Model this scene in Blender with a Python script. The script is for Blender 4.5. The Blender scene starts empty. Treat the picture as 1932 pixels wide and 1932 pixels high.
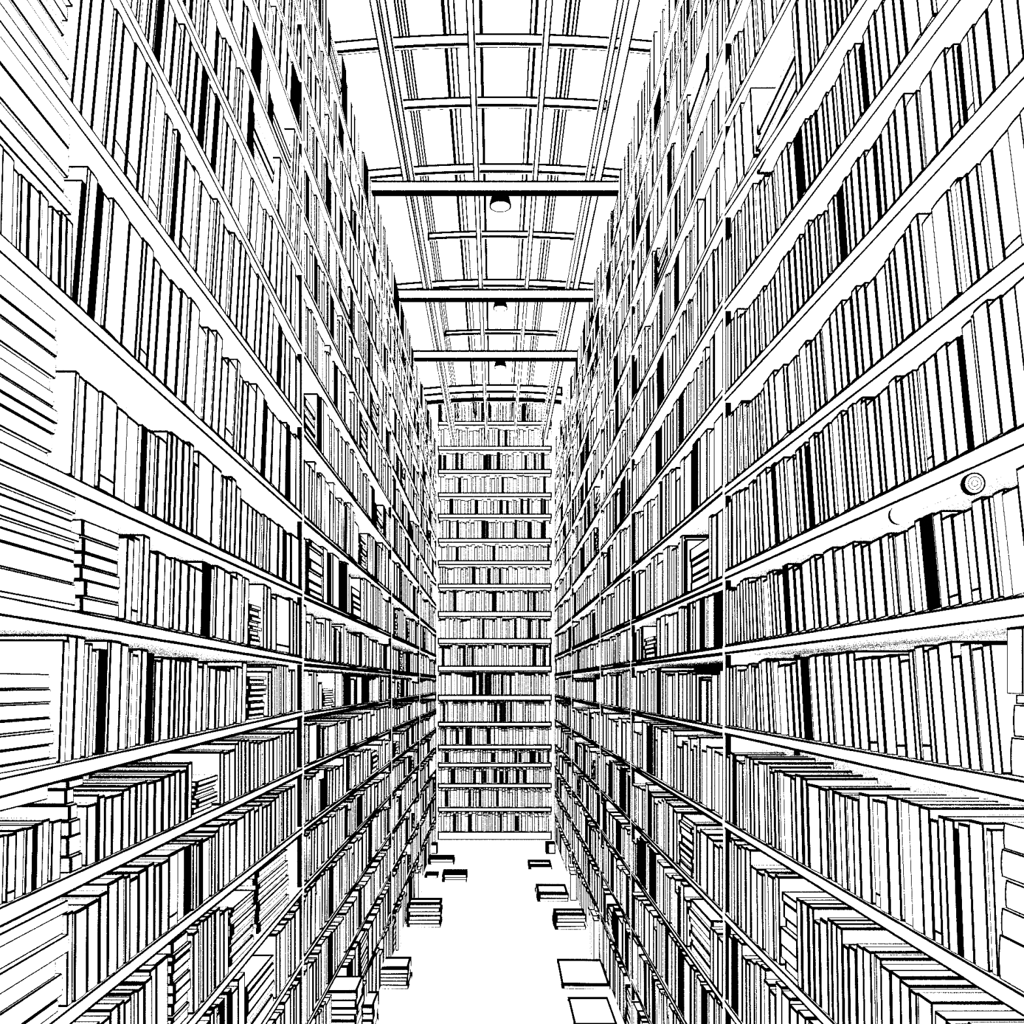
import bpy, math, random
from mathutils import Matrix, Vector

# ------------------------------------------------------------------ camera, sky, exposure
FPX = 1050.0                     # focal length in pixels of the 1932 px frame
VX, VY = 935.0, 1290.0           # where the aisle vanishes in the photograph
HALF = 0.75                      # half width of the aisle
FLOOR = -2.0                     # everything is measured from eye level (z = 0)
YEND = 7.12                      # distance of the bookcase closing the aisle
scene = bpy.context.scene
cam_data = bpy.data.cameras.new('camera')
cam = bpy.data.objects.new('camera', cam_data)
scene.collection.objects.link(cam)
cam.location = (0, 0, 0)
cam.rotation_euler = (math.pi / 2, 0, 0)
cam_data.sensor_width = 36.0
cam_data.lens = 36.0 * FPX / 1932.0
cam_data.shift_x = (966.0 - VX) / 1932.0
cam_data.shift_y = (VY - 966.0) / 1932.0
cam_data.clip_start = 0.05
scene.camera = cam

world = bpy.data.worlds.new('overcast_sky')
scene.world = world
world.use_nodes = True
bg = world.node_tree.nodes['Background']
bg.inputs[0].default_value = (1, 1, 1, 1)
bg.inputs[1].default_value = 4.0

scene.view_settings.view_transform = 'Standard'
scene.view_settings.look = 'None'
scene.view_settings.gamma = 1.0
scene.view_settings.use_curve_mapping = False
scene.view_settings.exposure = 4.3
scene.cycles.use_denoising = False
scene.cycles.diffuse_bounces = 14
scene.cycles.max_bounces = 18
scene.cycles.filter_width = 0.9
scene.cycles.sample_clamp_indirect = 0.0

LAMP_W = 150.0                   # each ceiling lamp
R = random.Random(11)

# ------------------------------------------------------------------ materials: paper white with inked edges
def ink_material(name, paper, ink=(0, 0, 0, 1)):
    m = bpy.data.materials.new(name)
    m.use_nodes = True
    nt = m.node_tree
    nt.nodes.clear()
    out = nt.nodes.new('ShaderNodeOutputMaterial')
    dif = nt.nodes.new('ShaderNodeBsdfDiffuse')
    a = nt.nodes.new('ShaderNodeUVMap'); a.uv_map = 'ink_across'
    b = nt.nodes.new('ShaderNodeUVMap'); b.uv_map = 'ink_along'
    sa = nt.nodes.new('ShaderNodeSeparateXYZ'); sb = nt.nodes.new('ShaderNodeSeparateXYZ')
    nt.links.new(a.outputs[0], sa.inputs[0]); nt.links.new(b.outputs[0], sb.inputs[0])
    def mn(x, y):
        n = nt.nodes.new('ShaderNodeMath'); n.operation = 'MINIMUM'
        nt.links.new(x, n.inputs[0]); nt.links.new(y, n.inputs[1])
        return n.outputs[0]
    v = mn(mn(sa.outputs[0], sa.outputs[1]), mn(sb.outputs[0], sb.outputs[1]))
    g = nt.nodes.new('ShaderNodeMath'); g.operation = 'GREATER_THAN'; g.inputs[1].default_value = 1.0
    nt.links.new(v, g.inputs[0])
    mix = nt.nodes.new('ShaderNodeMix'); mix.data_type = 'RGBA'
    mix.inputs[6].default_value = ink
    mix.inputs[7].default_value = paper
    nt.links.new(g.outputs[0], mix.inputs[0])
    nt.links.new(mix.outputs[2], dif.inputs[0])
    nt.links.new(dif.outputs[0], out.inputs[0])
    return m

def plain_material(name, col):
    m = bpy.data.materials.new(name)
    m.use_nodes = True
    nt = m.node_tree
    nt.nodes.clear()
    out = nt.nodes.new('ShaderNodeOutputMaterial')
    dif = nt.nodes.new('ShaderNodeBsdfDiffuse')
    dif.inputs[0].default_value = col
    nt.links.new(dif.outputs[0], out.inputs[0])
    return m

M_PAPER = ink_material('inked_white', (0.97, 0.97, 0.97, 1))
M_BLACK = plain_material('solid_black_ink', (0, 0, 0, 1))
M_WHITE = plain_material('plain_white', (0.97, 0.97, 0.97, 1))

def glass_material():
    m = bpy.data.materials.new('skylight_glass')
    m.use_nodes = True
    nt = m.node_tree
    nt.nodes.clear()
    out = nt.nodes.new('ShaderNodeOutputMaterial')
    t = nt.nodes.new('ShaderNodeBsdfTransparent')
    t.inputs[0].default_value = (0.96, 0.96, 0.96, 1)
    g = nt.nodes.new('ShaderNodeBsdfGlossy')
    g.inputs['Roughness'].default_value = 0.05
    mx = nt.nodes.new('ShaderNodeMixShader')
    mx.inputs[0].default_value = 0.04
    nt.links.new(t.outputs[0], mx.inputs[1]); nt.links.new(g.outputs[0], mx.inputs[2])
    nt.links.new(mx.outputs[0], out.inputs[0])
    return m
M_GLASS = glass_material()

def lamp_material():
    m = bpy.data.materials.new('lamp_diffuser')
    m.use_nodes = True
    nt = m.node_tree
    nt.nodes.clear()
    out = nt.nodes.new('ShaderNodeOutputMaterial')
    e = nt.nodes.new('ShaderNodeEmission')
    e.inputs[0].default_value = (1, 1, 1, 1)
    e.inputs[1].default_value = 6.0
    nt.links.new(e.outputs[0], out.inputs[0])
    return m
M_LAMP = lamp_material()

# ------------------------------------------------------------------ mesh builder with ink coordinates
BIG = 1e4
class MB:
    def __init__(self):
        self.v = []; self.f = []; self.a = []; self.b = []; self.mi = []
    def quad(self, p, wl, wr, wb, wt, mi=0):
        """p: four corners, counter clockwise seen from outside. p0-p1 is the lower edge.
        wl.. : ink width at that edge (None = no ink); wb / wt may be pairs for the p0- and p1-side."""
        n = len(self.v)
        self.v += [tuple(q) for q in p]
        self.f.append((n, n + 1, n + 2, n + 3))
        U = (Vector(p[1]) - Vector(p[0])).length
        V = (Vector(p[3]) - Vector(p[0])).length
        def pr(w):
            if w is None: return (None, None)
            return w if isinstance(w, tuple) else (w, w)
        wb0, wb1 = pr(wb); wt0, wt1 = pr(wt)
        d = lambda x, w: BIG if not w else x / w
        self.a += [(0 if wl else BIG, d(U, wr)), (d(U, wl), 0 if wr else BIG), (d(U, wl), 0 if wr else BIG), (0 if wl else BIG, d(U, wr))]
        self.b += [(0 if wb0 else BIG, d(V, wt0)), (0 if wb1 else BIG, d(V, wt1)), (d(V, wb1), 0 if wt1 else BIG), (d(V, wb0), 0 if wt0 else BIG)]
        self.mi.append(mi)
    def poly(self, pts, ink=None, mi=0):
        """fan with inked rim; ink as a share of the radius"""
        c = sum((Vector(q) for q in pts), Vector()) / len(pts)
        for i in range(len(pts)):
            n = len(self.v)
            self.v += [tuple(c), tuple(pts[i]), tuple(pts[(i + 1) % len(pts)])]
            self.f.append((n, n + 1, n + 2))
            k = (1.0 / ink) if ink else BIG
            self.a += [(k, k), (0 if ink else BIG,) * 2, (0 if ink else BIG,) * 2]
            self.b += [(BIG, BIG)] * 3
            self.mi.append(mi)
    def box(self, x0, x1, y0, y1, z0, z1, wx, wy, wz, M=None, mi=0, skip=''):
        """w*: ink width measured along that axis"""
        P = lambda x, y, z: (M @ Vector((x, y, z))) if M is not None else Vector((x, y, z))
        if 'f' not in skip: self.quad([P(x0, y0, z0), P(x1, y0, z0), P(x1, y0, z1), P(x0, y0, z1)], wx, wx, wz, wz, mi)
        if 'b' not in skip: self.quad([P(x1, y1, z0), P(x0, y1, z0), P(x0, y1, z1), P(x1, y1, z1)], wx, wx, wz, wz, mi)
        if 'r' not in skip: self.quad([P(x1, y0, z0), P(x1, y1, z0), P(x1, y1, z1), P(x1, y0, z1)], wy, wy, wz, wz, mi)
        if 'l' not in skip: self.quad([P(x0, y1, z0), P(x0, y0, z0), P(x0, y0, z1), P(x0, y1, z1)], wy, wy, wz, wz, mi)
        if 't' not in skip: self.quad([P(x0, y0, z1), P(x1, y0, z1), P(x1, y1, z1), P(x0, y1, z1)], wx, wx, wy, wy, mi)
        if 'u' not in skip: self.quad([P(x0, y1, z0), P(x1, y1, z0), P(x1, y0, z0), P(x0, y0, z0)], wx, wx, wy, wy, mi)
    def build(self, name, mats, parent=None):
        me = bpy.data.meshes.new(name)
        me.from_pydata(self.v, [], self.f)
        ua = me.uv_layers.new(name='ink_across'); ub = me.uv_layers.new(name='ink_along')
        ua.data.foreach_set('uv', [c for p in self.a for c in p])
        ub.data.foreach_set('uv', [c for p in self.b for c in p])
        for m in (mats if isinstance(mats, (list, tuple)) else [mats]):
            me.materials.append(m)
        me.polygons.foreach_set('material_index', self.mi)
        me.update()
        o = bpy.data.objects.new(name, me)
        scene.collection.objects.link(o)
        if parent is not None: o.parent = parent
        return o

def tag(o, label=None, cat=None, group=None, kind=None):
    if label: o['label'] = label
    if cat: o['category'] = cat
    if group: o['group'] = group
    if kind: o['kind'] = kind
    return o

def empty(name, loc):
    o = bpy.data.objects.new(name, None)
    o.location = loc
    scene.collection.objects.link(o)
    return o

def ink(Y, px):          # pen width that reads px pixels on an upright face at distance Y
    return px * Y / FPX
def ink_deep(Y, px):     # the same, measured along the aisle on a side wall
    return px * Y * Y / (HALF * FPX)

# ------------------------------------------------------------------ setting
def slab(name, x0, x1, y0, y1, z0, z1, mat=M_WHITE):
    mb = MB(); mb.box(x0, x1, y0, y1, z0, z1, None, None, None)
    return tag(mb.build(name, mat), kind='structure')
DEPTH = 0.26
slab('floor', -1.1, 1.1, -0.5, YEND + 0.4, FLOOR - 0.1, FLOOR)
slab('wall_left', -HALF - DEPTH - 0.12, -HALF - DEPTH - 0.02, -0.5, YEND + 0.4, FLOOR, 3.5)
slab('wall_right', HALF + DEPTH + 0.02, HALF + DEPTH + 0.12, -0.5, YEND + 0.4, FLOOR, 3.5)
slab('wall_back', -1.1, 1.1, YEND + 0.3, YEND + 0.4, FLOOR, 3.9)

# vaulted skylight: panes over glazing bars, cross ribs, rails below
def arch(X):                      # sag of the shallow vault away from its crown
    return -0.045 * ((X - 0.02) / 0.85) ** 2
ceiling = MB()
NX = 8
for i in range(NX):
    xa = -1.1 + 2.2 * i / NX; xb = -1.1 + 2.2 * (i + 1) / NX
    za, zb = 3.50 + arch(xa), 3.50 + arch(xb)
    ceiling.quad([(xa, YEND + 0.4, za), (xb, YEND + 0.4, zb), (xb, -0.5, zb), (xa, -0.5, za)], None, None, None, None)
    ceiling.quad([(xa, -0.5, za + .01), (xb, -0.5, zb + .01), (xb, YEND + 0.4, zb + .01), (xa, YEND + 0.4, za + .01)], None, None, None, None)
ceil = tag(ceiling.build('ceiling', M_GLASS), kind='structure')

def long_bar(name, o0, o1, z, h, w0=2.2, ink_ends=True, mats=M_PAPER, y0=1.5, y1=YEND + 0.2):
    """bar along the aisle; o0, o1 = offsets in px from the vanishing column at the top of the frame"""
    xa, xb = o0 * z / 1290.0, o1 * z / 1290.0
    mb = MB()
    n = 16
    for k in range(n):
        ya = y0 + (y1 - y0) * k / n; yb = y0 + (y1 - y0) * (k + 1) / n
        wa, wb = min(ink(ya, w0), .26 * (xb - xa)), min(ink(yb, w0), .26 * (xb - xa))
        mb.quad([(xb, ya, z), (xa, ya, z), (xa, yb, z), (xb, yb, z)], (wa + wb) / 2, (wa + wb) / 2, None, None)
        mb.quad([(xa, ya, z), (xa, ya, z + h), (xa, yb, z + h), (xa, yb, z)], None, None, None, None) if False else None
        # side faces
        mb.quad([(xa, ya, z), (xa, yb, z), (xa, yb, z + h), (xa, ya, z + h)][::-1], None, None, (wa, wb), None)
        mb.quad([(xb, ya, z), (xb, yb, z), (xb, yb, z + h), (xb, ya, z + h)], None, None, (wa, wb), None)
        mb.quad([(xa, ya, z + h), (xb, ya, z + h), (xb, yb, z + h), (xa, yb, z + h)], None, None, None, None)
    mb.quad([(xa, y0, z), (xb, y0, z), (xb, y0, z + h), (xa, y0, z + h)], .003, .003, .003, .003)
    return mb.build(name, mats, ceil)
for o0, o1 in ((-57, -41), (94, 109), (-239, -223), (-221, -207), (229, 243), (250, 273)):
    long_bar('rail', o0, o1, 3.13, 0.03, 3.4)
for o0, o1 in ((-193, -189.5), (-187, -183.5), (-180, -177), (-174, -170.5), (-104, -97), (-92, -88), (-81, -77.5), (-32, -25), (67, 70.5), (76, 82),
               (132, 135.5), (140, 145), (150, 153.5), (157, 160.5)):
    long_bar('glazing_bar', o0, o1, 3.40, 0.012, 3.0, mats=M_BLACK)

def rib(y_px, x_lo, x_hi, thick, z=3.17):
    Y = FPX * z / (VY - y_px)
    xa = (x_lo - VX) * Y / FPX; xb = (x_hi - VX) * Y / FPX
    h = thick * Y / FPX
    mb = MB(); n = 14
    w = ink(Y, 4.4); d = 0.014
    for k in range(n):
        x0 = xa + (xb - xa) * k / n; x1 = xa + (xb - xa) * (k + 1) / n
        z0, z1 = z + arch(x0), z + arch(x1)
        le = w if k == 0 else None; re = w if k == n - 1 else None
        mb.quad([(x0, Y, z0), (x1, Y, z1), (x1, Y, z1 + h), (x0, Y, z0 + h)], le, re, w, w)
        mb.quad([(x1, Y + d, z1), (x0, Y + d, z0), (x0, Y + d, z0 + h), (x1, Y + d, z1 + h)], re, le, w, w)
        mb.quad([(x0, Y + d, z0), (x1, Y + d, z1), (x1, Y, z1), (x0, Y, z0)], le, re, .004, .004)
        mb.quad([(x0, Y, z0 + h), (x1, Y, z1 + h), (x1, Y + d, z1 + h), (x0, Y + d, z0 + h)], None, None, .004, .004)
    return mb.build('rib', M_PAPER, ceil)
rib(84, 575, 1300, 22); rib(200, 757, 1147, 19); rib(325, 640, 1230, 18)
rib(448, 806, 1092, 14); rib(541, 700, 1170, 16); rib(631, 838, 1056, 11)
rib(741, 790, 1062, 17); rib(757, 800, 1060, 8)

# ------------------------------------------------------------------ shelf heights (height / half aisle), read off the photograph
# (slope at the near end of the first bay, slope at its far end, slope beyond)
RB = [(-2.18, -2.18, -2.18), (-1.79, -1.79, -1.78), (-1.38, -1.38, -1.38), (-1.005, -1.0, -1.0), (-.590, -.595, -.59), (-.183, -.183, -.19),
      (.168, .168, .165), (.4915, .494, .475), (.836, .863, .875), (1.19, 1.27, 1.30), (1.50, 1.67, 1.70), (1.80, 2.08, 2.08),
      (2.18, 2.48, 2.47), (2.60, 2.84, 2.83), (3.00, 3.18, 3.17), (3.40, 3.48, 3.46), (3.72, 3.76, 3.76)]
LB = [(-2.22, -2.22, -2.2), (-1.84, -1.82, -1.80), (-1.50, -1.43, -1.42), (-1.13, -1.055, -1.05), (-.765, -.742, -.74), (-.452, -.436, -.43),
      (-.191, -.137, -.15), (.178, .140, .13), (.490, .491, .48), (.911, .883, .88), (1.376, 1.372, 1.33), (1.885, 1.75, 1.74),
      (2.20, 2.16, 2.13), (2.52, 2.50, 2.47), (2.86, 2.84, 2.83), (3.18, 3.16, 3.18), (3.48, 3.46, 3.48), (3.76, 3.76, 3.76)]
TB = 0.031                       # board thickness
BAY_R = [0.62, 1.83, 3.09, 3.99, 5.5, YEND - 0.03]
BAY_L = [0.62, 2.17, 4.02, 5.5, YEND - 0.03]
NEARY = 0.84                     # depth of the frame edge on the side planes

def board_z(side, i, bay, Y):
    T = RB if side > 0 else LB
    if i < 0: return FLOOR + 0.02
    if i >= len(T): return 4.2 * HALF
    a, b, c = T[i]
    if bay > 0: return c * HALF
    YB = BAY_R[1] if side > 0 else BAY_L[1]
    t = (Y - NEARY) / (YB - NEARY)
    return (a + (b - a) * t) * HALF

def shelf_mesh(side, i, bay, y0, y1):
    mb = MB()
    n = max(3, int((y1 - y0) / 0.12))
    xf = side * HALF; xb = side * (HALF + DEPTH - 0.012)
    for k in range(n):
        ya = y0 + (y1 - y0) * k / n; yb = y0 + (y1 - y0) * (k + 1) / n
        za, zb = board_z(side, i, bay, ya), board_z(side, i, bay, yb)
        tw = (ink(ya, 4.4 if ya < 3 else 3.0), ink(yb, 4.4 if yb < 3 else 3.0))
        bp = 5.6  # heavier lower-edge ink paints in the shade under the board
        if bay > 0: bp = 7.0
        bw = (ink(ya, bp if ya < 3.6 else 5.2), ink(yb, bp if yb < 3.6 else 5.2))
        A0, A1 = (xf, ya, za - TB), (xf, yb, zb - TB)
        T0, T1 = (xf, ya, za), (xf, yb, zb)
        if side > 0:
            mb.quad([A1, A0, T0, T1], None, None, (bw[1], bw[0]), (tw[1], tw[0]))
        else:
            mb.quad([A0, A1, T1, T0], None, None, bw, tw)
        B0, B1 = (xb, ya, za - TB), (xb, yb, zb - TB)
        C0, C1 = (xb, ya, za), (xb, yb, zb)
        if side > 0:
            mb.quad([T0, C0, C1, T1], .002, None, None, None); mb.quad([A1, B1, B0, A0], None, None, None, None)
            mb.quad([B0, B1, C1, C0], None, None, None, None)
        else:
            mb.quad([T0, T1, C1, C0], None, None, .002, None); mb.quad([A0, B0, B1, A1], None, None, None, None)
            mb.quad([B1, B0, C0, C1], None, None, None, None)
    for yy, rev in ((y0, False), (y1, True)):
        z = board_z(side, i, bay, yy)
        q = [(xf, yy, z - TB), (xb, yy, z - TB), (xb, yy, z), (xf, yy, z)]
        if (side < 0) ^ rev: q = q[::-1]
        mb.quad(q, None, None, None, None)
    return mb

def bookcase(side, bay, y0, y1, label):
    root = empty('bookcase', (side * HALF, (y0 + y1) / 2, FLOOR))
    tag(root, label, 'bookcase', 'bookcases lining the aisle')
    inv = Matrix.Translation(-root.location)
    def put(mb, name, mats):
        mb.v = [tuple(inv @ Vector(p)) for p in mb.v]
        return mb.build(name, mats, root)
    T = RB if side > 0 else LB
    g = 0.007 if y1 < 5 else 0.012
    xa, xb = sorted((side * (HALF + 0.002), side * (HALF + DEPTH - 0.013)))
    for (pa, pb) in ((y0, y0 + g), (y1 - g, y1)):
        mb = MB(); mb.box(xa, xb, pa, pb, FLOOR, 3.62 * HALF, .02, None, None)
        put(mb, 'side_panel', M_PAPER)
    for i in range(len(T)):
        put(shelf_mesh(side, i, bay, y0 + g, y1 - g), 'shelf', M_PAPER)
    # plinth board at the floor
    mb = MB()
    w = ink((y0 + y1) / 2, 2)
    mb.box(xa, xb, y0 + g, y1 - g, FLOOR, FLOOR + 0.02, w, w, .004)
    put(mb, 'plinth', M_PAPER)
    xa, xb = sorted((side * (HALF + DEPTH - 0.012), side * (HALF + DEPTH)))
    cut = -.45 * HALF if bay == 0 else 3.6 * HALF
    mb = MB(); mb.box(xa, xb, y0, y1, FLOOR, cut, None, None, None); put(mb, 'back_panel', M_BLACK)  # black panel: shade behind and above the books put into its colour
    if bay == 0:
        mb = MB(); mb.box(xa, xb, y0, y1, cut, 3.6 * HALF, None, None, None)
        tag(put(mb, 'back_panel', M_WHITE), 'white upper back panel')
    return root

far_words = ['nearest', 'second', 'third', 'fourth', 'last']
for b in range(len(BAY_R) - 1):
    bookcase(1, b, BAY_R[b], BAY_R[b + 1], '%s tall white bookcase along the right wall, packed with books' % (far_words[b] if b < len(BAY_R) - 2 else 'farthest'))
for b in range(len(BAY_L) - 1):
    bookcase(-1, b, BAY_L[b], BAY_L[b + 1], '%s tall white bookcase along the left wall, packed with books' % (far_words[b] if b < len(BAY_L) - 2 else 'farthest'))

# bookcase closing the aisle
EY = [794, 841, 885, 929, 969, 1015, 1057, 1101, 1153, 1204, 1256, 1311, 1362, 1405, 1439, 1478, 1523, 1569]
EZ = [(VY - y) * YEND / FPX for y in EY][::-1]
EX0, EX1 = (826 - VX) * YEND / FPX, (1041 - VX) * YEND / FPX
root = empty('bookcase', (0, YEND, FLOOR))
tag(root, 'tall narrow bookcase closing the far end of the aisle', 'bookcase')
def putend(mb, name, mats):
    mb.v = [(p[0], p[1] - YEND, p[2] - FLOOR) for p in mb.v]
    return mb.build(name, mats, root)
we = ink(YEND, 2.2)
for i, z in enumerate(EZ):
    mb = MB(); t = 0.075 if i in (6, 7, 8, 9) else 0.06
    if i == 0: t = z - FLOOR
    mb.box(EX0, EX1, YEND, YEND + 0.25, z - t, z, we, we, we, skip='')
    putend(mb, 'shelf', M_PAPER)
for xa, xb in ((EX0 - 0.035, EX0), (EX1, EX1 + 0.03)):
    mb = MB(); mb.box(xa, xb, YEND + 0.004, YEND + 0.25, FLOOR, 3.33, .004, .004, .004); putend(mb, 'side_panel', M_PAPER)
mb = MB(); mb.box(EX0, EX1, YEND + 0.25, YEND + 0.26, FLOOR, 3.42, None, None, None); putend(mb, 'back_panel', M_BLACK)  # painted black as the shade in the gaps over the books

# ------------------------------------------------------------------ tie beams and lamps
for k, (yt, yb, xl, xr, ly, lr) in enumerate(((340, 363, 690, 1172, 386, 21), (544, 566, 747, 1106, 580, 14), (660, 679, 779, 1076, 692, 12))):
    z = 3.0
    Y = FPX * z / (VY - yb)
    mb = MB()
    xa, xb = -HALF - .03, HALF + .03
    hh = (yb - yt) * Y / FPX
    w = ink(Y, 4.2)
    mb.box(xa, xb, Y, Y + 0.028, z, z + hh, w, .016, w)
    tag(mb.build('ceiling_beam', M_PAPER), kind='structure')
    # lamp hanging under the beam
    zl = (VY - ly) * Y / FPX; r = lr * Y / FPX
    yl = Y + 0.014
    cx = (944 - VX) * Y / FPX
    lamp = empty('ceiling_lamp', (cx, yl, zl))
    tag(lamp, ['round ceiling lamp under the nearest cross beam', 'round ceiling lamp under the middle cross beam', 'small round ceiling lamp under the farthest cross beam'][k], 'lamp', 'round lamps under the cross beams')
    N = 28
    ring = lambda rad, z0: [(rad * math.cos(2 * math.pi * i / N), rad * .62 * math.sin(2 * math.pi * i / N), z0) for i in range(N)]
    prof = [(r * .86, 0), (r, 0.0), (r, 0.008), (r * .8, (z - zl) * .8), (r * .3, z - zl)]
    sh = MB()
    for (ra, za), (rb_, zb) in zip(prof[:-1], prof[1:]):
        A, B = ring(ra, za), ring(rb_, zb)
        for i in range(N):
            j = (i + 1) % N
            sh.quad([A[i], A[j], B[j], B[i]], None, None, None, None)
    sh.build('shade', M_BLACK, lamp)
    df = MB(); df.poly(ring(r * .86, 0.001)[::-1], None); df.build('diffuser', M_LAMP, lamp)
    ld = bpy.data.lights.new('lamp_light', 'POINT'); ld.energy = LAMP_W; ld.shadow_soft_size = 0.05
    lo = bpy.data.objects.new('lamp_light', ld); lo.location = (0, 0, -0.07); scene.collection.objects.link(lo); lo.parent = lamp

# ------------------------------------------------------------------ books
def book_geo(cov, pag, M, t, h, d, wt, wh, wd, detail, bands=(), black=False):
    """local: x thickness, y depth from the spine, z height. wt/wh/wd ink widths along those axes"""
    wt = min(wt, t * .28)
    mi = 1 if black else 0  # some black spines are painted shade for the dark gaps between books
    if not detail:
        Q = lambda x, y, z: M @ Vector((x, y, z))
        cov.quad([Q(0, 0, 0), Q(t, 0, 0), Q(t, 0, h), Q(0, 0, h)], wt, wt, wh * .4, wh, mi)
        cov.box(0, t, 0, d, 0, h, wt, wd * .3, wh * .8, M, 0, skip='f')
        return
    c = min(0.0015, t * .10)
    P = lambda x, y, z: M @ Vector((x, y, z))
    # rounded spine
    n = 5
    bul = min(0.0016, t * .06)
    xs = [t * i / n for i in range(n + 1)]
    ys = [bul * (2 * i / n - 1) ** 2 for i in range(n + 1)]
    zs = [0] + sorted(h * b for b in bands) + [h]
    for k in range(len(zs) - 1):
        for i in range(n):
            cov.quad([P(xs[i], ys[i], zs[k]), P(xs[i + 1], ys[i + 1], zs[k]), P(xs[i + 1], ys[i + 1], zs[k + 1]), P(xs[i], ys[i], zs[k + 1])],
                     wt if i == 0 else None, wt if i == n - 1 else None,
                     wh * .35 if k == 0 else wh * .45, wh if k == len(zs) - 2 else wh * .45, mi)
            if k == 0:
                # top and bottom of the spine board
                for zz, rev in ((h, False), (0, True)):
                    q = [P(xs[i], ys[i], zz), P(xs[i + 1], ys[i + 1], zz), P(xs[i + 1], bul + c, zz), P(xs[i], bul + c, zz)]
                    cov.quad(q[::-1] if rev else q, wt if i == 0 else None, wt if i == n - 1 else None, wd * .6, None, mi)
    # cover boards
    cov.box(0, c, bul, d, 0, h, wt, wd * .3, wh * .8, M, 0, skip='f')
    cov.box(t - c, t, bul, d, 0, h, wt, wd * .3, wh * .8, M, 0, skip='f')
    cov.quad([P(t - c, bul + c, 0), P(c, bul + c, 0), P(c, bul + c, h), P(t - c, bul + c, h)], None, None, None, None, mi)
    # page block
    pag.box(c, t - c, bul + c, d - .005, .0003, h - .0003, None, wd * .4, wh, M, 0, skip='')

DET = []      # candidates for being a thing of their own: (size on the picture, spec)
def spec(M, t, h, d, wt, wh, wd, bands, black, area, info):
    DET.append((area, dict(M=M, t=t, h=h, d=d, wt=wt, wh=wh, wd=wd, bands=bands, black=black, info=info)))

def px(X, Y, Z): return (VX + X * FPX / Y, VY - Z * FPX / Y)
def in_frame_area(c0, c1):
    (xa, ya), (xb, yb) = c0, c1
    w = max(0, min(1932, max(xa, xb)) - max(0, min(xa, xb)))
    h = max(0, min(1932, max(ya, yb)) - max(0, min(ya, yb)))
    return w * h

def upright(side, Ya, Yb, z, h, d, inset, lean, black, bands, info):
    """a standing book on a side wall between aisle distances Ya < Yb, spine to the aisle"""
    t = (Yb - Ya) * .985
    Ym = (Ya + Yb) / 2
    pxw = 2.7 if Ym < 1.4 else (2.0 if Ym < 2.2 else 1.6)
    wt = ink_deep(Ym, pxw); wh = ink(Ym, 6.0 if Ym < 1.6 else (5.0 if Ym < 2.4 else 4.0))
    lift = t * math.sin(abs(lean))
    if side > 0:
        M = Matrix.Translation((HALF + inset, Yb, z)) @ Matrix.Rotation(-math.pi / 2, 4, 'Z')
        # top leans towards the far end (-x local): pivot on the lower far corner
        M = M @ Matrix.Rotation(-lean, 4, 'Y') if lean else M
    else:
        M = Matrix.Translation((-HALF - inset, Ya, z + lift)) @ Matrix.Rotation(math.pi / 2, 4, 'Z')
        M = M @ Matrix.Rotation(lean, 4, 'Y') if lean else M
    a = in_frame_area(px(side * HALF, Ya, z), px(side * HALF, Yb, z + h))
    spec(M, t, h, d, wt, wh, wh, bands, black, a, info)

def flat_pile(side, Ya, Yb, z, n, H, info, inset=0.0, ragged=0.012, ts=None):
    L0 = Yb - Ya
    if ts is None:
        ts = [R.uniform(.6, 1.4) for _ in range(n)]
    s = sum(ts); zz = z
    for k in range(n):
        t = ts[k] / s * H
        e = R.uniform(0, ragged); yb = Yb - R.uniform(0, ragged * 1.4); ya = Ya + R.uniform(0, ragged)
        Ym = (ya + yb) / 2
        wt = ink(Ym, 3.6); whh = ink_deep(Ym, 4.2)
        L = yb - ya
        # spine horizontal, thickness upwards
        if side > 0:
            M = Matrix.Translation((HALF + inset + e, ya, zz)) @ Matrix.Rotation(-math.pi / 2, 4, 'Z') @ Matrix(((0, 0, -1, 0), (0, 1, 0, 0), (1, 0, 0, 0), (0, 0, 0, 1)))
        else:
            M = Matrix.Translation((-HALF - inset - e, yb, zz)) @ Matrix.Rotation(math.pi / 2, 4, 'Z') @ Matrix(((0, 0, -1, 0), (0, 1, 0, 0), (1, 0, 0, 0), (0, 0, 0, 1)))
        a = in_frame_area(px(side * HALF, ya, zz), px(side * HALF, yb, zz + t))
        i2 = dict(info); i2['k'] = k; i2['n'] = n
        spec(M, t * .98, L, R.uniform(.15, .19), wt, whh, ink(Ym, 9), (), False, a, i2)
        zz += t

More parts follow.
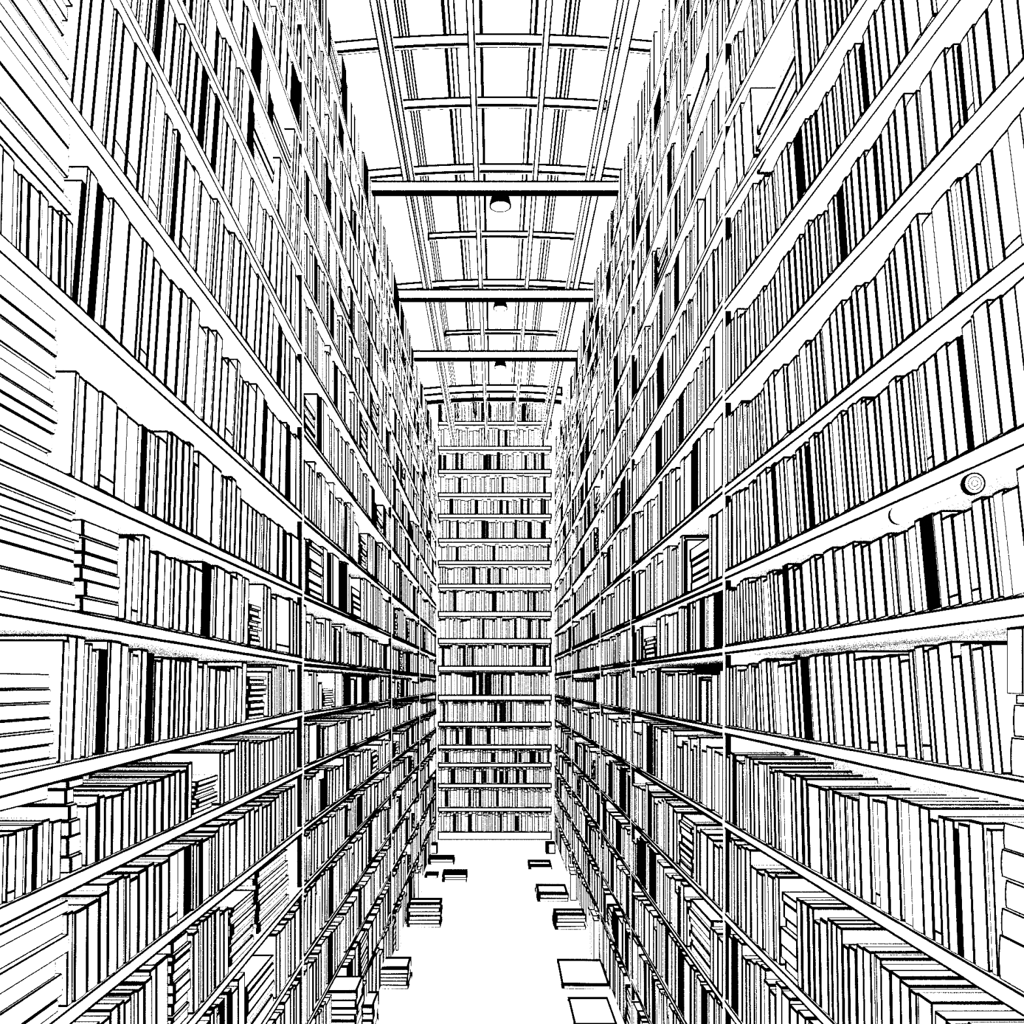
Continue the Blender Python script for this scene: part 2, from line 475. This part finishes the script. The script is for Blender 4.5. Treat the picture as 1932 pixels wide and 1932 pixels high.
def fill_row(side, i, bay, Ya, Yb, lean=0.0, near_first=0):
    """random standing books; leaves now and then a small flat pile"""
    Y = Ya
    hh = R.uniform(.80, .92)
    while Y < Yb - 0.008:
        if (side, i, bay) == (-1, 0, 1) and 2.56 < Y < 2.82: Y = 2.82
        px_w = max(3.4, R.gauss(5.6, 2.2)) if Y > 2 else max(6, R.gauss(10, 3))
        t = min(max(px_w * Y * Y / (HALF * FPX), 0.014), .11)
        if R.random() < .12: t = min(t * 1.7, .12)
        if Y + t > Yb - 0.012: t = Yb - Y
        z = max(board_z(side, i, bay, Y), board_z(side, i, bay, Y + t)) + .0006
        top = min(board_z(side, i + 1, bay, Y), board_z(side, i + 1, bay, Y + t)) - TB
        clear = top - z
        r = R.random()
        if r < .035 and Y > 1.2 and Yb - Y > .3:
            L = R.uniform(.16, .24)
            flat_pile(side, Y, Y + L, z, R.randint(4, 8), clear * R.uniform(.5, .85), dict(side=side, i=i, pile='m%.2f' % Y, bay=bay))
            Y += L + .004
            continue
        hh += R.uniform(-.08, .08); hh = min(.95, max(.72, hh))
        h = clear * (hh if R.random() < .8 else R.uniform(.66, .95))
        upright(side, Y, Y + t, z, h, R.uniform(.14, .19), R.choice((0.001, .002, .003, .008)), lean, R.random() < (.15 if Y > 2 else .05),  # more black spines in distant rows, painting in their shade
                (R.uniform(.12, .2),) if R.random() < .12 else (), dict(side=side, i=i, bay=bay))
        Y += t

def listed_row(side, i, xs, lean, blacks=(), hmin=.78, hmax=.95, ox=0, sc=3.22, tall=None):
    """books whose spine edges are read off the photograph, xs in crop pixels"""
    X = sorted(abs(ox + x / sc - VX) for x in xs)          # offsets, small = far
    Ys = [HALF * FPX / o for o in X]                         # decreasing
    YB = (BAY_R[1] if side > 0 else BAY_L[1]) - 0.009
    Ys = [min(y, YB) for y in Ys]
    blk = [HALF * FPX / abs(ox + x / sc - VX) for x in blacks]
    hh = R.uniform(.84, .9)
    for a, b in zip(Ys[1:], Ys[:-1]):
        if b - a < .004: continue
        z = max(board_z(side, i, 0, a), board_z(side, i, 0, b)) + .0006
        top = min(board_z(side, i + 1, 0, a), board_z(side, i + 1, 0, b)) - TB
        clear = top - z
        q = min(1, max(0, (a - .9) / (YB - .9)))
        lo = hmin if not isinstance(hmin, tuple) else hmin[0] + (hmin[1] - hmin[0]) * q
        hi = hmax if not isinstance(hmax, tuple) else hmax[0] + (hmax[1] - hmax[0]) * q
        hh += R.uniform(-.06, .06); hh = min(hi, max(lo, hh))
        if R.random() < .3: hh = R.uniform(lo, hi)
        ln = lean * min(1, max(0, (YB - b) / .3))
        bk = any(a < q < b for q in blk)
        bands = ()
        if not bk and R.random() < .16: bands = (R.uniform(.09, .16),)
        upright(side, a, b, z, clear * hh, R.uniform(.15, .19), R.choice((0.001, .0015, .002, .0025, .003, .007)), ln, bk, bands, dict(side=side, i=i, bay=0))
    return Ys[-1], Ys[0]

def Yx(x): return HALF * FPX / abs(x - VX)

# --- right wall, first bay. board index: 6 = first above eye level
def right(i, xs, lean, blacks=(), ox=1332, fill_to=0.70, **k):
    yn, yf = listed_row(1, i, xs, lean, blacks, ox=ox, **k)
    if fill_to is not None and yn - fill_to > .03:
        Y = yn
        while Y > fill_to:
            t = R.uniform(.035, .05)
            z = max(board_z(1, i, 0, Y), board_z(1, i, 0, Y - t)) + .0006
            clear = min(board_z(1, i + 1, 0, Y), board_z(1, i + 1, 0, Y - t)) - TB - z
            upright(1, Y - t, Y, z, clear * R.uniform(.84, .94), .17, .002, lean, False, (), dict(side=1, i=i, bay=0))
            Y -= t
right(6, [110, 135, 160, 175, 190, 210, 228, 245, 265, 285, 310, 328, 345, 385, 403, 425, 450, 485, 515, 555, 595, 655, 690, 735, 800, 855, 925, 975, 1020, 1090, 1140, 1175, 1240, 1305, 1345, 1415, 1470, 1535, 1610, 1665, 1735, 1775, 1850, 1960], .115, blacks=[504, 1380], hmin=(.72, .82), hmax=(.785, .93))
right(5, [118, 140, 160, 180, 200, 220, 240, 260, 285, 305, 330, 350, 385, 410, 450, 500, 535, 570, 600, 645, 690, 745, 780, 835, 890, 930, 985, 1040, 1085, 1155, 1215, 1275, 1305, 1365, 1395, 1460, 1545, 1600, 1665, 1735, 1790], .105, blacks=[635], fill_to=None, hmin=.78, hmax=.89)
flat_pile(1, .66, Yx(1889), board_z(1, 5, 0, .75) + .002, 3, .12, dict(side=1, i=5, bay=0, pile='near'), ts=[1.2, 1, .3])
upright(1, Yx(1921), Yx(1890), board_z(1, 5, 0, .78) + .1225, .098, .12, .006, 0, False, (), dict(side=1, i=5, bay=0, onpile=True))
upright(1, .76, Yx(1921), board_z(1, 5, 0, .78) + .1225, .098, .12, .006, 0, False, (), dict(side=1, i=5, bay=0, onpile=True))
right(4, [120, 140, 160, 180, 200, 225, 245, 268, 290, 320, 360, 378, 395, 418, 440, 470, 520, 550, 590, 620, 695, 740, 770, 820, 860, 900, 940, 1005, 1050, 1110, 1180, 1245, 1320, 1380, 1430, 1470, 1530, 1550, 1620, 1710, 1745], .05, blacks=[170, 1540], fill_to=None, hmin=.74, hmax=.83)
flat_pile(1, .64, Yx(1881), board_z(1, 4, 0, .75) + .002, 5, .235, dict(side=1, i=4, bay=0, pile='near'), inset=-.004, ts=[1.6, 1, 1, 1, .95])
right(3, [125, 150, 170, 190, 210, 240, 270, 310, 345, 375, 410, 435], .03, fill_to=None)
flat_pile(1, Yx(1332 + 550 / 3.22), Yx(1332 + 438 / 3.22), board_z(1, 3, 0, 1.55) + .002, 6, .20, dict(side=1, i=3, bay=0, pile='mid'))
right(3, [553, 585, 625, 655, 690, 740, 765, 800, 835, 870, 915, 960, 1010, 1035, 1070, 1130, 1190, 1250, 1290, 1380, 1460, 1530, 1600, 1680, 1760, 1850, 1930], .03, hmin=.68, hmax=.80)
right(2, [130, 155, 185, 215, 240, 262, 290, 320, 350, 385, 420, 460, 510, 560, 610, 650, 700, 760, 830, 900, 980, 1060, 1140], .02, blacks=[170])
right(7, [115, 135, 155, 185, 205, 240, 270, 300, 322, 345, 385, 420, 440, 470, 500, 545, 570, 600, 630, 655, 695, 715, 740, 780, 835, 865, 900, 935, 975, 1010, 1060, 1090, 1150, 1200, 1235, 1280, 1310, 1340, 1380, 1450, 1520, 1590, 1612, 1680, 1695, 1790, 1870, 1960], .115, blacks=[430, 643, 1600], hmin=.86, hmax=.965)
right(8, [105, 130, 150, 168, 190, 210, 228, 245, 265, 290, 310, 330, 350, 370, 400, 435, 495, 510, 560, 575, 625, 660, 690, 725, 780, 825, 865, 915, 950, 1000, 1060, 1125, 1155, 1190, 1255, 1290, 1340, 1420, 1525, 1575, 1610, 1650, 1710, 1785, 1900, 1990], .12, blacks=[502], hmin=.72, hmax=.88)
right(9, [95, 115, 130, 150, 170, 190, 210, 240, 270, 300, 325, 350, 380, 405, 430, 460, 490, 520, 555, 590, 620, 645, 680, 700, 740, 760, 800, 850, 870, 905, 950, 990, 1045, 1060, 1090, 1140, 1180, 1240, 1310, 1330, 1400, 1490, 1540, 1560, 1620, 1660, 1740, 1830, 1920, 2010], .10, blacks=[210, 825, 1550, 1050], hmin=.70, hmax=.87)
right(10, [90, 110, 130, 155, 175, 195, 220, 245, 270, 300, 330, 360, 390, 420, 450, 485, 520, 560, 600, 630, 660, 690, 730, 755, 795, 830, 865, 895, 940, 980, 1020, 1060, 1110, 1170, 1215, 1300, 1380, 1470], .12, blacks=[575, 957], hmin=.70, hmax=.92)
for i in (11, 12, 13, 14, 15, 16):
    fill_row(1, i, 0, .9 if i < 14 else 1.2, BAY_R[1] - .012, lean=.1)
for i in (-1, 0, 1):
    fill_row(1, i, 0, .95 if i > 0 else 1.3, BAY_R[1] - .012, lean=0.0)

# --- left wall, first bay. board index: 7 = first above eye level
def left(i, xs, lean, blacks=(), **k):
    listed_row(-1, i, xs, lean, blacks, ox=0, **k)
def lpile(i, x0, x1, n, H, key, up=0.0, **k):
    ya = .66 if x0 <= 0 else Yx(x0); yb = Yx(x1)
    flat_pile(-1, ya, yb, max(board_z(-1, i, 0, ya), board_z(-1, i, 0, yb)) + .002 + up, n, H, dict(side=-1, i=i, bay=0, pile=key), **k)
# first above eye level
lpile(7, 0, 150, 8, .196, 'near', ts=[1.45, 1.5, .8, .6, .6, .75, .5, 1.2], inset=-.003)
lpile(7, 160, 236, 6, .17, 'second', ts=[1.0, 1.1, .9, .9, 1, 1.1])
left(7, [766, 810, 860, 900, 950, 1000, 1050, 1090, 1140, 1180, 1230, 1285, 1310, 1360, 1400, 1440, 1480, 1510], .055, blacks=[1236])
lpile(7, 1522 / 3.22, 1600 / 3.22, 8, .13, 'far')
left(7, [1605, 1625, 1650, 1682, 1765, 1785, 1805, 1822], .02)
# eye-level
lpile(6, 0, 113, 7, .155, 'near', ts=[.5, 1, 1, .9, 1.1, 1, 1.1])
left(6, [370, 410, 465, 520, 545, 590, 640, 655, 725, 775, 795, 850, 890, 935, 975, 1030, 1060, 1085, 1120, 1150, 1200, 1240, 1270, 1310, 1330, 1370, 1400, 1435, 1470, 1500], .05, blacks=[615, 930])
lpile(6, 1512 / 3.22, 1628 / 3.22, 8, .135, 'far')
left(6, [1636, 1655, 1672, 1690, 1710, 1725, 1740, 1758, 1775, 1798], 0)
# above
lpile(8, 0, 118, 9, .255, 'near', ts=[.8, 1.1, .7, .8, .9, .9, 1.3, 1, 1.1])
left(8, [435, 460, 520, 605, 700, 770, 850, 880, 910, 950, 1005, 1030, 1060, 1100, 1140, 1170, 1200, 1290, 1345, 1370, 1400, 1430, 1460, 1500, 1530, 1555, 1580, 1600, 1620, 1640, 1690, 1720, 1740, 1770, 1820], .06, blacks=[866, 1730], hmin=.66, hmax=.83)
# row 9: half-height books with a pile lying on them, then tall ones
listed_row(-1, 9, [-120, -70, -20, 15, 90, 130, 175, 240, 255, 315, 365, 400, 440], .03, (), .40, .43, ox=0)
flat_pile(-1, .70, Yx(143), board_z(-1, 9, 0, .95) + .155, 4, .15, dict(side=-1, i=9, bay=0, pile='top'))
left(9, [447, 472, 490, 545, 590, 640, 745, 830, 850, 900, 945, 1010, 1070, 1085, 1130, 1190, 1245, 1290, 1330, 1370, 1420, 1440, 1460, 1490, 1540, 1590, 1610, 1650, 1700, 1740, 1760, 1800, 1830], .10, blacks=[460, 566, 1078, 1600, 1750], hmin=.69, hmax=.86)
lpile(10, 0, 140, 7, .20, 'near')
left(10, [460, 515, 580, 650, 695, 770, 840, 870, 910, 980, 1020, 1040, 1060, 1100, 1160, 1200, 1260, 1290, 1310, 1340, 1380, 1400, 1440, 1470, 1500, 1550, 1580, 1620, 1650, 1690, 1705, 1730, 1760, 1800, 1830], .11, blacks=[1050, 1697], hmin=.80, hmax=.96)
left(11, [480, 560, 640, 700, 760, 810, 850, 865, 905, 940, 965, 1000, 1050, 1090, 1130, 1170, 1210, 1235, 1250, 1290, 1310, 1340, 1370, 1410, 1460, 1520, 1560, 1600, 1640, 1680, 1710, 1740, 1770, 1800, 1832], .12, blacks=[950, 1225, 1300], hmin=.75, hmax=.95)
for i in (12, 13, 14, 15, 16, 17):
    fill_row(-1, i, 0, 1.0 if i < 14 else 1.3, BAY_L[1] - .012, lean=.1)
# below eye level
listed_row(-1, 5, [-120, -60, -10, 45, 100, 155, 200, 222, 265, 320, 380], .03, [210], .62, .66, ox=0)
flat_pile(-1, .72, Yx(108), board_z(-1, 5, 0, .95) + .142, 1, .030, dict(side=-1, i=5, bay=0, pile='top'))
lpile(5, 128, 163, 6, .165, 'second')
left(5, [530, 590, 602, 640, 685, 745, 790, 830, 860, 900, 945, 990, 1030, 1065, 1100, 1135, 1150, 1184], .02, blacks=[596, 1142], hmin=(.64, .80), hmax=(.74, .90))
lpile(5, 1190 / 3.22, 1332 / 3.22, 7, .085, 'far')
left(5, [1340, 1365, 1400, 1435, 1455, 1470, 1495, 1520, 1545, 1570, 1590, 1610, 1640, 1665, 1690, 1715, 1740, 1765, 1790, 1812], 0)
lpile(4, 0, 132, 6, .19, 'near')
left(4, [430, 465, 540, 610, 660, 720, 765, 795, 850, 900, 945, 980, 1030, 1090, 1140, 1180, 1200, 1215, 1240, 1290, 1310, 1330, 1360, 1400, 1440, 1490, 1520, 1550, 1575, 1600, 1625, 1650, 1675, 1700, 1725, 1750, 1775, 1800], .01, blacks=[1160, 1225], hmin=.80, hmax=.90)
left(3, [330, 400, 470, 550, 615, 680, 730, 765, 810, 840, 880, 930, 970, 1045], 0.0, hmin=.80, hmax=.88)
lpile(3, 1050 / 3.22, 1172 / 3.22, 9, .215, 'second')
left(3, [1178, 1215, 1240, 1265, 1290, 1310, 1340, 1365, 1395], 0.0)
lpile(3, 1402 / 3.22, 1560 / 3.22, 10, .165, 'far')
lpile(3, 1568 / 3.22, 1765 / 3.22, 11, .195, 'far end')
for i in (-1, 0, 1, 2):
    fill_row(-1, i, 0, 1.0 if i > 0 else 1.3, BAY_L[1] - .012)

# --- far bays
for side, BB, n in ((1, BAY_R, len(RB)), (-1, BAY_L, len(LB))):
    for b in range(1, len(BB) - 1):
        for i in range(-1, n):
            fill_row(side, i, b, BB[b] + .010, BB[b + 1] - .011, lean=R.choice((0, 0, .03)))

# --- end bookcase
for i, z in enumerate(EZ):
    x = EX0 + .004
    top = (EZ[i + 1] - .062) if i + 1 < len(EZ) else z + .27
    cl = top - z
    while x < EX1 - .012:
        if i == 6 and abs(x - (968 - VX) * YEND / FPX) < .02:
            zz = z
            for k in range(7):
                M = Matrix.Translation((x, YEND + .004, zz)) @ Matrix(((0, 0, 1, 0), (0, 1, 0, 0), (-1, 0, 0, 0), (0, 0, 0, 1))) @ Matrix.Translation((-.03, 0, 0))
                spec(M, .029, .21, .16, ink(YEND, .9), ink(YEND, 1), .004, (), False, 12, dict(side=0, i=i, bay=9))
                zz += .03
            x += .222; continue
        t = R.choice((.022, .028, .034, .04, .05))
        if x + t > EX1 - .012: t = EX1 - .003 - x
        h = cl * R.uniform(.76, .96)
        M = Matrix.Translation((x, YEND + R.uniform(.003, .02), z + .001))
        spec(M, t * .99, h, .16, ink(YEND, 1.1), ink(YEND, 2.2), .004, (), R.random() < .13, 30, dict(side=0, i=i, bay=9))
        x += t

# --- floor piles and floor books
def floor_pile(x0, x1, ybot, n, H, depth, label, rot=0.0, base=FLOOR):
    Y = FPX * -base / (ybot - VY)
    xa, xb = (x0 - VX) * Y / FPX, (x1 - VX) * Y / FPX
    ts = [R.uniform(.75, 1.25) for _ in range(n)]; s = sum(ts); zz = base + .001
    for k in range(n):
        t = ts[k] / s * H
        j = R.uniform(-.008, .008)
        M = Matrix.Translation(((xa + xb) / 2 + j, Y + R.uniform(0, .01), zz)) @ Matrix.Rotation(rot + R.uniform(-.02, .02), 4, 'Z') @ \
            Matrix.Translation(((xb - xa) / 2, 0, 0)) @ Matrix(((0, 0, -1, 0), (0, 1, 0, 0), (1, 0, 0, 0), (0, 0, 0, 1)))
        w = ink(Y, 2.6)
        spec(M, t * .98, xb - xa, depth, w, ink(Y, 6.0), ink_deep(Y, 6.0) * HALF / 2 / .3, (), False, 1e6, dict(side=0, floor=label, k=k, n=n))
        zz += t
def floor_stand(side, ybot, x_out, t, n, h, d, label):
    """books standing on the floor in front of the lowest shelf, spines towards the aisle"""
    Y = FPX * -FLOOR / (ybot - VY)
    X = (x_out - VX) * Y / FPX
    for k in range(n):
        tt = t * R.uniform(.8, 1.2); hk = h * R.uniform(.88, 1.05)
        if side > 0: M = Matrix.Translation((X, Y + tt, FLOOR + .001)) @ Matrix.Rotation(-math.pi / 2, 4, 'Z')
        else: M = Matrix.Translation((X, Y, FLOOR + .001)) @ Matrix.Rotation(math.pi / 2, 4, 'Z')
        spec(M, tt * .98, hk, min(d, HALF - abs(X) - .004), ink_deep(Y, 1.8), ink(Y, 3.2), ink(Y, 3.2), (), False, 1e6, dict(side=0, floor=label, k=k, n=n, stand=True))
        Y += tt
floor_pile(699, 769, 1867, 5, .13, .17, 'pile of five on the left side of the floor')
floor_pile(767, 831, 1751, 6, .19, .15, 'tallest pile on the left side of the floor')
floor_pile(834, 881, 1665, 3, .075, .17, 'low pile farthest into the aisle')
floor_pile(807, 856, 1632, 2, .06, .17, 'flat pair near the far left end')
floor_pile(802, 827, 1657, 1, .03, .12, 'small single book at the left shelf foot')
floor_pile(603, 672, 1953, 6, .20, .15, 'pile jutting from the lowest left shelf', base=-2.2 * HALF)
floor_pile(676, 703, 1958, 5, .17, .17, 'narrow pile beside the lowest left shelf', )
floor_pile(1059, 1151, 1867, 1, .022, .36, 'large flat book on the right side')
floor_pile(1083, 1166, 1944, 1, .02, .30, 'large flat book nearest the camera')
floor_pile(1046, 1105, 1755, 4, .12, .14, 'pile of four on the right side')
floor_pile(1013, 1072, 1702, 2, .065, .28, 'pile of two on the right side')
floor_pile(997, 1042, 1641, 1, .03, .25, 'single flat book near the far right end')
floor_pile(806, 825, 1612, 1, .12, .10, 'thick block beside the far left shelf foot')
floor_pile(1030, 1048, 1612, 1, .13, .10, 'thick block beside the far right shelf foot')
floor_stand(-1, 1794, 752, .05, 3, .30, .2, 'standing books on the left floor')
floor_stand(-1, 1700, 790, .06, 4, .26, .2, 'standing books at the far left floor')
floor_stand(1, 1815, 1120, .05, 5, .30, .2, 'standing books on the right floor')
floor_stand(1, 1700, 1076, .07, 3, .28, .2, 'standing books at the far right floor')

# ------------------------------------------------------------------ give the books that show largest their own object
WORDS = ['', 'first', 'second', 'third', 'fourth', 'fifth', 'sixth', 'seventh', 'eighth', 'ninth', 'tenth', 'eleventh', 'twelfth', 'thirteenth', 'fourteenth', 'fifteenth',
         'sixteenth', 'seventeenth', 'eighteenth', 'nineteenth', 'twentieth']
def ordinal(n):
    if n <= 20: return WORDS[n]
    tens = {2: 'twenty', 3: 'thirty', 4: 'forty', 5: 'fifty'}[n // 10]
    if n % 10 == 0: return tens[:-1] + 'ieth'
    return tens + '-' + WORDS[n % 10]
def shelf_word(side, i):
    base = 5 if side > 0 else 6
    k = i - base
    if k == 0: return 'eye-level shelf'
    return '%s shelf %s eye level' % (ordinal(abs(k)), 'above' if k > 0 else 'below')

# position of each standing book in its row, counted from the near end among those in the frame
rows = {}
for a, s in DET:
    inf = s['info']
    if inf.get('bay') == 0 and 'pile' not in inf and not inf.get('onpile') and a > 0:
        rows.setdefault((inf['side'], inf['i']), []).append(s)
for key, lst in rows.items():
    lst.sort(key=lambda s: (s['M'] @ Vector((s['t'] / 2, 0, 0))).y)
    for k, s in enumerate(lst): s['order'] = k + 1

NTHINGS = 315
ranked = sorted(range(len(DET)), key=lambda k: -DET[k][0])
chosen = set(ranked[:NTHINGS])
mass = MB(); mass_pages = None
used = {}
pile_words = {'near': 'near-end flat pile', 'second': 'second flat pile', 'far': 'small flat pile', 'top': 'pile lying on upright books', 'mid': 'flat pile',
              'far end': 'far-end flat pile'}
count = 0
for k, (a, s) in enumerate(DET):
    inf = s['info']
    if k not in chosen:
        book_geo(mass, None, s['M'], s['t'], s['h'], s['d'], s['wt'], s['wh'], s['wd'], False, (), s['black'])
        continue
    cov, pag = MB(), MB()
    loc = s['M'].to_translation()
    Mr = s['M'].copy(); Mr.translation = (0, 0, 0)
    book_geo(cov, pag, Matrix.Identity(4), s['t'], s['h'], s['d'], s['wt'], s['wh'], s['wd'], True, s['bands'], s['black'])
    o = cov.build('book', [M_PAPER, M_BLACK])
    o.matrix_world = s['M']
    p = pag.build('page_block', M_PAPER, o)
    if 'floor' in inf:
        n = inf['n']
        if inf.get('stand'):
            lab = '%s from the near end of the %s' % (ordinal(inf['k'] + 1), inf['floor'])
        elif n == 1: lab = 'white book, %s' % inf['floor']
        else:
            lab = '%s white book from the bottom, %s' % (ordinal(inf['k'] + 1), inf['floor'])
        grp = 'books on the floor'
    else:
        sw = shelf_word(inf['side'], inf['i'])
        sd = 'right' if inf['side'] > 0 else 'left'
        col = 'black-spined' if s['black'] else 'white'
        if 'pile' in inf:
            pw = pile_words.get(inf['pile'], 'flat pile')
            lab = '%s book up in %s, %s wall %s' % (ordinal(inf['k'] + 1), pw, sd, sw)
            grp = 'books lying flat on the shelves'
        elif inf.get('onpile'):
            lab = 'small upright white book standing on the flat pile, %s wall %s' % (sd, sw)
            grp = 'books on the shelves'
        else:
            wd = 'thick' if s['t'] > .045 else ('thin' if s['t'] < .028 else '')
            lab = ('%s %s book, %s from near end, %s wall %s' % (wd, col, ordinal(s.get('order', 1)), sd, sw)).strip()
            grp = 'upright books on the %s wall' % sd
    if lab in used:
        print('DUP', lab)
    used[lab] = 1
    tag(o, ' '.join(lab.split()), 'book', grp)
    count += 1
m = mass.build('packed_books', [M_PAPER, M_BLACK])
tag(m, 'mass of smaller white book spines, some blackened as painted shade, filling the distant shelves', 'books', kind='stuff')
print('books', len(DET), 'things', count)

# ------------------------------------------------------------------ rolled paper tube on the books, right wall
ya, yb = Yx(1835), Yx(1690)
rt = 0.0175
tube = empty('paper_roll', (HALF + .003, (ya + yb) / 2, .42 * HALF))
tag(tube, 'rolled paper tube lying on the book tops under the shelf board', 'roll')
N = 24
hl = (yb - ya) / 2
c = [(rt * math.cos(2 * math.pi * i / N), rt * math.sin(2 * math.pi * i / N)) for i in range(N)]
mb = MB()
w = ink(.9, 2.2)
for i in range(N):
    j = (i + 1) % N
    line = w * .5 if i in (11, 14, 17) else None
    mb.quad([(c[j][0], -hl, c[j][1]), (c[i][0], -hl, c[i][1]), (c[i][0], hl, c[i][1]), (c[j][0], hl, c[j][1])][::-1], line, None, .006, .006)
mb.poly([(x, -hl, z) for x, z in c], .16)
mb.poly([(x, hl, z) for x, z in c][::-1], .16)
mb.build('tube', M_PAPER, tube)
mb = MB()
for rr in (.011, .0055):
    for i in range(N):
        a0, a1 = 2 * math.pi * i / N, 2 * math.pi * (i + 1) / N
        f = lambda r_, t_: (r_ * math.cos(t_), -hl - .0006, r_ * math.sin(t_))
        mb.quad([f(rr, a0), f(rr, a1), f(rr - .0013, a1), f(rr - .0013, a0)][::-1], None, None, None, None)
mb.build('coil', M_BLACK, tube)
